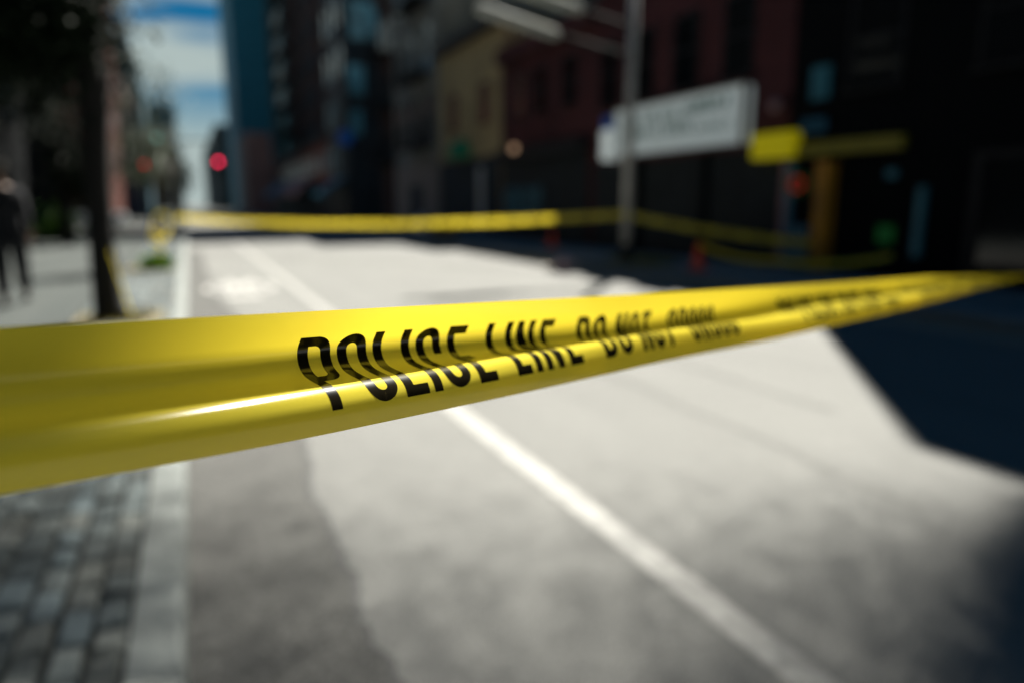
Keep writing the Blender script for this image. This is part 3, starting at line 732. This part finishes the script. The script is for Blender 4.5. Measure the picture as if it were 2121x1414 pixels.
MB().box(-.08, .2, .1, .6, .84, 1.16).build('top_panel', 'bluesign', sm)
# B: low brick building, dark ground floor
Bb = block(11, 19, 17.92, 24.5, 6.8, 'brick', 'low maroon brick building with three dark windows, right of the cream one', cornice='brick')
place_windows(Bb, window_master(.75, 1.35, 'trim', 'glass'), [1.45, 3.4, 5.0], [4.5], 0)
MB().box(-.35, 0, .1, 6.5, 3.0, 3.35).build('shop_fascia', 'trim', Bb)
MB().box(-.05, 0, .2, 6.4, .15, 3.0).build('shutter', 'shutter', Bb)
g = MB(); random.seed(2)
for k in range(9):
    y = 3.4+k*.33; g.tube([(-.06, y+.25*sin(a*1.1+k), 1.5+.55*cos(a*1.3+k*.8)) for a in range(7)], .05, 5)
g.build('graffiti', 'graffiti', Bb)
wl2 = copy_tree(wl); wl2.location = (10.62, 22.6, 3.35); wl['group'] = wl2['group'] = 'small round wall lamps'; wl2['label'] = 'warm lit round wall lamp above the graffiti shutters'
for c in wl2.children:
    if c.name.startswith('globe'):
        c.data = c.data.copy(); c.data.materials[0] = M['amber']
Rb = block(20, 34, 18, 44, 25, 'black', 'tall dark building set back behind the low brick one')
place_windows(Rb, window_master(1.2, 1.6, 'trim', 'glass'), [2+3.0*k for k in range(8)], [8.5, 12, 15.5, 19], 0)
# cream
Cr = block(11, 19.8, 24.52, 31.6, 8.3, 'cream', 'cream rendered building with a green shop awning', cornice='trim')
place_windows(Cr, window_master(.85, 1.35, 'trim', 'glass'), [1.6, 5.2], [4.7], 0)
MB().box(-.05, 0, .1, 7.0, .15, 3.3).build('shopfront', 'bluegrey', Cr)
MB().box(-.09, -.051, 1.7, 2.2, .4, 2.9).build('door', 'white', Cr)
g = MB(); vs = []; fs = []; n = 10
for j in range(7):
    e = j/6*pi/2
    for k in range(n+1):
        a = pi*k/n; vs.append((-.75*cos(e)*sin(a), 3.9+.75*cos(e)*cos(a), .85*sin(e)))
for j in range(6):
    for k in range(n): fs.append((j*(n+1)+k, j*(n+1)+k+1, (j+1)*(n+1)+k+1, (j+1)*(n+1)+k))
aw = thing('awning', (11, 24.52, 3.35), 'domed green shop awning on the cream building', 'awning'); g.add(vs, fs); g.build('canopy', 'green', aw)
# tan
Ta = block(11, 19.8, 31.62, 39.2, 14, 'tan', 'grey stone building with a white ground floor', cornice='trim')
place_windows(Ta, window_master(1.0, 2.2, 'trim', 'glass'), [1.4, 3.8, 6.2], [4.4, 7.7, 11], 0)
MB().box(-.12, 0, .1, 7.4, .15, 3.45).build('shopfront', 'trimlight', Ta)
MB().box(-.15, -.121, 2.4, 4.6, .2, 2.4).build('door', 'bluegrey', Ta)
# mid
Mi = block(11, 19.8, 39.22, 42.3, 13, 'darkbrick', 'narrow dark brick building with a fire escape', cornice='trim')
place_windows(Mi, window_master(.8, 1.6, 'trim', 'glass'), [.9, 2.3], [4, 7, 10], 0)
def fire_escape(root, y0, y1, levels, x=0):
    g = MB()
    for z in levels:
        g.box(x-.95, x-.05, y0, y1, z, z+.05); g.box(x-.95, x-.90, y0, y1, z+.95, z+1.0)
        for k in range(9):
            y = y0+(y1-y0)*k/8; g.box(x-.94, x-.91, y-.015, y+.015, z, z+.95)
    for a, b in zip(levels, levels[1:]):
        g.tube([(x-.55, y0+.2, a), (x-.55, y1-.2, b)], .05, 4); g.tube([(x-.25, y0+.2, a), (x-.25, y1-.2, b)], .05, 4)
    g.build('fire_escape', 'blackmetal', root)
fire_escape(Mi, .3, 2.8, [3.8, 6.8, 9.8]); fire_escape(Ta, .8, 4.4, [4.2, 7.5, 10.8])
T1 = block(11, 25, 52, 60, 46, 'bluegrey', 'very tall blue grey building past the side street', cornice='trim')
place_windows(T1, window_master(1.3, 2.0, 'trim', 'glass'), [1.3, 4, 6.7], [4+3.4*k for k in range(8)], 0)
MB().box(-.05, 0, .1, 7.9, .15, 3.4).build('shopfront', 'shutter', T1)
M['skypaint'] = mat('painted_sky_glass', (.10, .30, .38), rough=.25, var=.6, scale=.8, spec=.8)  # teal base colour stands in for sky reflected in the panes
for x0, x1, z0, z1 in ((.5, 2.6, 13.0, 15.6), (.2, 1.4, 9.2, 11.3), (.2, 1.1, 6.4, 8.2), (.9, 2.8, 16.6, 19.0)):
    w_ = MB().box(x0-.08, x1+.08, -.05, 0, z0-.08, z1+.08).build('window', 'trim', T1)
    MB().box(x0, x1, -.08, -.051, z0, z1).build('pane', 'skypaint', w_)
Lo = block(11, 16.5, 60.02, 99, 7.0, 'redbrick', 'long low red shop row beyond the tall blue grey building', cornice='trim')
place_windows(Lo, window_master(1.2, 1.6, 'trim', 'glass'), [2+4*k for k in range(9)], [4.2], 0)
MB().box(-.04, 0, .1, 38.8, .15, 3.2).build('shopfront', 'shutter', Lo)
Br = block(17.5, 40, 99.5, 159, 60, 'darkbrick', 'huge dark brown brick block right of the glass tower', cornice='trim')
place_windows(Br, window_master(1.8, 2.6, 'trim', 'glass'), [3+5*k for k in range(9)], [6+4.6*k for k in range(7)], 0)
def gtower(x0, x1, y0, y1, h, m, label, rows, cols, wm='glass'):
    r = block(x0, x1, y0, y1, h, m, label)
    # horizontal floor bands and mullions on the face that looks down the street
    g = MB()
    for k in range(rows): z = h*(k+1)/(rows+1); g.box(-.15, x1-x0+.15, -.25, .0, z, z+.5)
    g.build('floor_bands', m, r)
    return r
gtower(8.9, 14.6, 130, 160, 78, 'tealglass', 'teal glass tower at the right edge of the sky gap', 24, 4)
gtower(8.6, 12.2, 112, 128, 12, 'farpink', 'small pinkish building at the foot of the glass tower', 3, 3)
gtower(7.6, 22, 190, 240, 21, 'fardark', 'dark stepped block low at the right of the sky gap', 9, 4)
gtower(9.4, 26, 330, 400, 27, 'fardark', 'farthest dark block at the right of the sky gap', 9, 4)
# left side
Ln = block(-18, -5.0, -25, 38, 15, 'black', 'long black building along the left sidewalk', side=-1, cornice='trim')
place_windows(Ln, window_master(1.0, 1.7, 'trim', 'glass'), [27+2.6*k for k in range(13)], [4.2, 7.6], 0, flip=True)
Lr = block(-20, -5.0, 54, 76, 19, 'redbrick', 'red brick building past the side street on the left', side=-1, cornice='trim')
place_windows(Lr, window_master(1.0, 1.8, 'trimlight', 'glass'), [2+2.9*k for k in range(7)], [4.2, 7.6, 11, 14.4], 0, flip=True)
MB().box(-6, -4.4, -.06, 0, 4, 6).box(-6, -4.4, -.06, 0, 8, 10).box(-2.8, -1.4, -.06, 0, 4, 6).box(-2.8, -1.4, -.06, 0, 8, 10).build('side_windows', 'glass', Lr)
L2 = block(-20, -5.0, 76.02, 98, 14, 'farpink', 'pinkish block behind the red brick building on the left', side=-1, cornice='trim')
place_windows(L2, window_master(1.0, 1.8, 'trim', 'glass'), [2+3.2*k for k in range(6)], [4.2, 7.6, 10.6], 0, flip=True)
def ltower(x0, x1, y0, y1, h, m, label, rows):
    r = block(x0, x1, y0, y1, h, m, label, side=-1); g = MB()
    for k in range(rows): z = h*(k+1)/(rows+1); g.box(x0-x1-.1, .15, -.25, 0, z, z+.4)
    g.build('floor_bands', 'trim', r); return r
ltower(-16, -6.0, 120, 165, 25.5, 'farblue', 'dark blue block left of the sky gap with a flat roof', 7)
ltower(-14, -1.6, 300, 380, 39, 'farblue', 'far blue tower closing the street below the sky gap', 10)
ltower(-10, -.8, 260, 299, 20, 'fardark', 'low dark block in front of the far blue tower', 5)

# awnings of the far right shops
def awning(y0, y1, x, z0, z1, out, m, label):
    r = thing('awning', (x, y0, z0), label, 'awning'); l = y1-y0; d = z1-z0
    MB().add([(0, 0, d), (0, l, d), (-out, l, 0), (-out, 0, 0), (0, 0, d-.06), (0, l, d-.06), (-out, l, -.06), (-out, 0, -.06)],
             [(0, 1, 2, 3), (7, 6, 5, 4), (0, 3, 7, 4), (1, 5, 6, 2), (3, 2, 6, 7), (0, 4, 5, 1)]).build('canopy', m, r)
    MB().add([(-out, 0, -.06), (-out, l, -.06), (-out, l, -.35), (-out, 0, -.35), (-out+.02, 0, -.06), (-out+.02, l, -.06), (-out+.02, l, -.35), (-out+.02, 0, -.35)],
             [(0, 1, 2, 3), (7, 6, 5, 4), (0, 3, 7, 4), (1, 5, 6, 2), (3, 2, 6, 7)]).build('valance', m, r)
awning(52.3, 57.5, 11, 2.4, 3.5, 1.8, 'awnblue', 'blue sloping canvas awning on the tall blue grey building')
awning(66, 84, 11, 2.6, 4.2, 1.9, 'awnpink', 'long faded pink awning along the low shop row')
awning(86, 97, 11, 2.6, 4.2, 1.9, 'awnblue', 'far blue awning along the low shop row')
rs = thing('round_sign', (10.6, 50.9, 6.1), 'round blue sign on a tall pole at the far street corner', 'sign')
MB().tube([(0, -.04, 0), (0, .04, 0)], .52, 24).build('sign_face', 'bluesign', rs)
MB().tube([(0, .08, -6), (0, .08, .5)], .05, 8).build('post', 'blackmetal', rs)

# traffic signals
def signal(x, y, z, m, label):
    r = thing('traffic_light', (x, y, .0), label, 'traffic light', 'traffic lights at the side street')
    MB().box(-.16, .16, -.12, .12, z-.85, z+.2).build('housing', 'blackmetal', r, bevel=.03)
    for k, mm_ in enumerate((m, 'trim', 'trim')): MB().tube([(0, -.15, z-k*.33), (0, -.122, z-k*.33)], .11, 20).build('lens', mm_, r)
    MB().tube([(.0, .2, 0), (.0, .2, z+1.0)], .06, 10).build('pole', 'blackmetal', r)
    MB().box(-.03, .03, .12, .2, z-.5, z-.4).build('bracket', 'blackmetal', r)
    return r
def hung_signal(x, y, z, m, label):
    r = thing('traffic_light', (x, y, 0), label, 'traffic light', 'traffic lights at the side street')
    MB().box(-.16, .16, -.12, .12, z-.85, z+.2).build('housing', 'blackmetal', r, bevel=.03)
    for k, mm_ in enumerate((m, 'trim', 'trim')): MB().tube([(0, -.15, z-k*.33), (0, -.122, z-k*.33)], .11, 20).build('lens', mm_, r)
    MB().tube([(-2.4, .1, 0), (-2.4, .1, z+.9), (-2.2, .1, z+1.1), (.1, .1, z+1.2)], [.08, .07, .06, .045], 10).build('mast', 'blackmetal', r)
    MB().box(-.02, .02, .05, .12, z+.2, z+1.2).build('hanger', 'blackmetal', r)
hung_signal(1.86, 45, 3.89, 'redlamp', 'glowing red traffic light hung over the far crossing')
signal(-2.0, 45, 3.68, 'redlampdim', 'dim red traffic light on a pole behind the sapling')
gl = thing('street_lamp', (-1.32, 46, 0), 'faint green lamp on a pole near the dim red traffic light', 'street lamp')
MB().tube([(0, 0, 0), (0, 0, 5.0)], [.08, .05], 8).build('pole', 'blackmetal', gl)
bm = bmesh.new(); bmesh.ops.create_uvsphere(bm, u_segments=14, v_segments=8, radius=.14); me = bpy.data.meshes.new('globe'); bm.to_mesh(me); bm.free(); me.materials.append(M['greenlamp'])
o = bpy.data.objects.new('globe', me); COL.objects.link(o); o.parent = gl; o.location = (0, 0, 5.15)

# ------------------------------------------------------------------ cones
def cone(x, y, label):
    r = thing('traffic_cone', (x, y, .15), label, 'traffic cone', 'red traffic cones on the far sidewalk')
    MB().box(-.17, .17, -.17, .17, 0, .035).build('base', 'orangecone', r, bevel=.01)
    pr = [(.13, .035), (.115, .08), (.03, .50), (.022, .52)]
    MB().tube([(0, 0, z) for _, z in pr], [q for q, _ in pr], 20).build('body', 'orangecone', r, smooth=True)
    MB().tube([(0, 0, .27), (0, 0, .37)], [.079, .060], 20, cap=False).build('collar', 'orangecone', r, smooth=True)
    return r
c1 = cone(8.95, 10.6, 'red cone on the far sidewalk, the one nearer to the yellow shop sign')
c2 = copy_tree(c1); c2.location = (9.75, 18.1, .15); c2['label'] = 'red cone on the far sidewalk, the one left of the lamp pole'

# bags, boxes
def blob(name, m, x, y, z, rx, ry, rz, seed, label, cat):
    random.seed(seed); bm = bmesh.new(); bmesh.ops.create_icosphere(bm, subdivisions=3, radius=1)
    for v in bm.verts:
        k = 1+.14*sin(v.co.x*5+seed)+.1*sin(v.co.y*7+seed*2)+random.uniform(-.06, .06)
        v.co = Vector((v.co.x*rx*k, v.co.y*ry*k, max(-.8, v.co.z)*rz*k))
    me = bpy.data.meshes.new('sack'); bm.to_mesh(me); bm.free(); me.materials.append(M[m]); 
    for p in me.polygons: p.use_smooth = True
    r = thing(name, (x, y, z), label, cat); o = bpy.data.objects.new('sack', me); COL.objects.link(o); o.parent = r; o.location = (0, 0, rz*.86)
    MB().tube([(0, 0, rz*1.75), (.02, 0, rz*1.9), (.05, .02, rz*2.1)], [rx*.18, rx*.1, rx*.22], 8).build('knot', m, r)
    return r
blob('plastic_bag', 'bag', 8.6, 27.4, .15, .32, .3, .42, 1, 'tied white plastic bag on the far kerb beside brown boxes', 'bag')
blob('plastic_bag', 'pinkbag', 7.35, 13.1, 0.005, .28, .22, .13, 2, 'crumpled pale pink bag lying in the sunlit gutter', 'bag')
for k, (x, y, w, h, rz) in enumerate([(8.75, 25.4, .5, .34, .3), (8.9, 24.5, .42, .5, -.2), (8.55, 24.9, .35, .26, .8)]):
    b = thing('cardboard_box', (x, y, .15), ['wide flat cardboard box next to the white bag', 'taller cardboard box on the far kerb', 'smallest cardboard box on the kerb edge'][k], 'box', 'cardboard boxes on the far kerb', rz)
    MB().box(-w/2, w/2, -w*.4, w*.4, 0, h).build('carton', 'card', b, bevel=.005)
    MB().add([(-w/2, -w*.4, h), (w/2, -w*.4, h), (w/2, -w*.62, h+.08), (-w/2, -w*.62, h+.08)], [(0, 1, 2, 3)]).build('flap', 'card', b)

# ------------------------------------------------------------------ white car on the side street
car = thing('parked_car', (-5.4, 45.4, .004), 'white car standing on the side street beyond the tree', 'car')
prof = [(-2.2, .35), (-2.25, .62), (-2.1, .88), (-1.35, .98), (-.75, 1.42), (.7, 1.45), (1.45, 1.02), (2.1, .95), (2.2, .6), (2.15, .32)]
g = MB(); n = len(prof)
vs = []
for yy, k in ((-.86, 0), (-.80, 1), (.80, 1), (.86, 0)):
    for px, pz in prof: vs.append((px*(1-.0*k), yy*(1 if pz < 1 else .86), pz))
fs = []
for j in range(3):
    for k in range(n): fs.append((j*n+k, j*n+(k+1) % n, (j+1)*n+(k+1) % n, (j+1)*n+k))
fs += [tuple(range(n))[::-1], tuple(range(3*n, 4*n))]
g.add(vs, fs); g.build('body', 'carwhite', car, bevel=.04)
MB().add([(-1.15, -.80, 1.02), (1.25, -.80, 1.02), (.62, -.765, 1.38), (-.68, -.765, 1.38)], [(0, 1, 2, 3)]).build('side_window', 'glass', car)
for sx in (-1.4, 1.38):
    for sy in (-.80, .80):
        w = MB().tube([(sx, sy-.1, .33), (sx, sy+.1, .33)], .33, 22).build('wheel', 'rubber', car)
        MB().tube([(sx, sy-.115, .33), (sx, sy-.101, .33)], .2, 18).build('rim', 'chrome', w)
MB().box(2.16, 2.22, -.7, -.4, .6, .75).build('headlight', 'chrome', car, bevel=.02)
MB().box(2.16, 2.22, .4, .7, .6, .75).build('headlight', 'chrome', car, bevel=.02)
MB().box(-.2, .1, -.93, -.84, 1.0, 1.12).build('mirror', 'chrome', car, bevel=.03)

# ------------------------------------------------------------------ walking person
pr_ = thing('person', (-2.08, 10.5, .15), 'person in dark clothes walking on the left sidewalk beside the dark tree', 'person', None, radians(8))
def skin_mesh(name, pts, edges, rad, m, parent, root_i=0, sub=2):
    me = bpy.data.meshes.new(name); me.from_pydata(pts, edges, []); me.materials.append(M[m])
    o = bpy.data.objects.new(name, me); COL.objects.link(o); o.parent = parent
    sk = o.modifiers.new('skin', 'SKIN'); sk.use_smooth_shade = True
    for i, r in enumerate(rad):
        v = me.skin_vertices[0].data[i]; v.radius = (r if hasattr(r, '__len__') else (r, r)); v.use_root = (i == root_i)
    s = o.modifiers.new('sub', 'SUBSURF'); s.levels = sub; s.render_levels = sub
    return o
# facing -X/+Y a little: x sideways here, walks along +Y (away); right foot forward
bp, be, br = [], [], []
def bv(p, r, par=None):
    bp.append(p); br.append(r)
    if par is not None: be.append((par, len(bp)-1))
    return len(bp)-1
pel = bv((0, 0, .95), .115); ch = bv((0, .01, 1.22), .12, pel); sh_ = bv((0, .02, 1.42), .10, ch); nk = bv((0, .04, 1.50), .052, sh_); nk2 = bv((0, .06, 1.57), .052, nk); hd = bv((0, .075, 1.66), .088, nk2); tp = bv((0, .07, 1.73), .075, hd)
nose = bv((-.07, .11, 1.645), .018, hd)
def leg(sx, kn, an, toe, hipz=.90):
    h = bv((sx, 0, hipz), .088, pel); k = bv((sx, kn, .50), .058, h); a = bv((sx, an, .09), .036, k); bv((sx, toe, .035), .033, a)
leg(.10, .22, .34, .52); leg(-.10, .04, -.26, -.10)
def arm(sx, el, ha):
    s0 = bv((sx*.17, .02, 1.40), .052, sh_); e = bv((sx*.22, el, 1.12), .040, s0); w = bv((sx*.23, ha, .90), .026, e); p = bv((sx*.235, ha+.02, .83), .028, w)
    for k, (o_, l) in enumerate([(-.03, .065), (-.01, .08), (.01, .075), (.03, .06)]):
        f1 = bv((sx*.235+.004*k, ha+.02+o_, .79), .009, p); bv((sx*.235-.008*sx, ha+.02+o_*1.1, .79-l*.8), .008, f1)
    t1 = bv((sx*.215, ha+.06, .83), .010, w); bv((sx*.205, ha+.075, .79), .008, t1)
arm(1, -.06, -.02); arm(-1, .08, .20)
skin_mesh('body', bp, be, br, 'skin', pr_)
jp = [(0, 0, .86), (0, 0, 1.0), (0, .01, 1.22), (0, .02, 1.40), (0, .03, 1.46), (.18, .02, 1.40), (.225, -.06, 1.12), (.235, -.02, .92), (-.18, .02, 1.40), (-.225, .08, 1.12), (-.235, .20, .92)]
skin_mesh('jacket', jp, [(0, 1), (1, 2), (2, 3), (3, 4), (3, 5), (5, 6), (6, 7), (3, 8), (8, 9), (9, 10)], [(.20, .17), (.18, .155), (.185, .16), (.15, .125), .08, .072, .058, .042, .072, .058, .042], 'cloth', pr_, 1)
tpz = [(0, 0, .93), (.10, 0, .86), (.10, .22, .50), (.10, .33, .13), (-.10, 0, .86), (-.10, .04, .50), (-.10, -.25, .13)]
skin_mesh('trousers', tpz, [(0, 1), (1, 2), (2, 3), (0, 4), (4, 5), (5, 6)], [.13, .12, .095, .075, .12, .095, .075], 'trouser', pr_, 0)
for sx, y0, y1 in ((.10, .32, .56), (-.10, -.28, -.04)):
    skin_mesh('shoe', [(sx, y0, .05), (sx, y0+.1, .045), (sx, y1, .035)], [(0, 1), (1, 2)], [.048, .046, .036], 'shoe', pr_, 0)
skin_mesh('hair', [(0, .05, 1.68), (0, .04, 1.75), (0, .02, 1.66)], [(0, 1), (0, 2)], [.094, .078, .07], 'hair', pr_, 0)
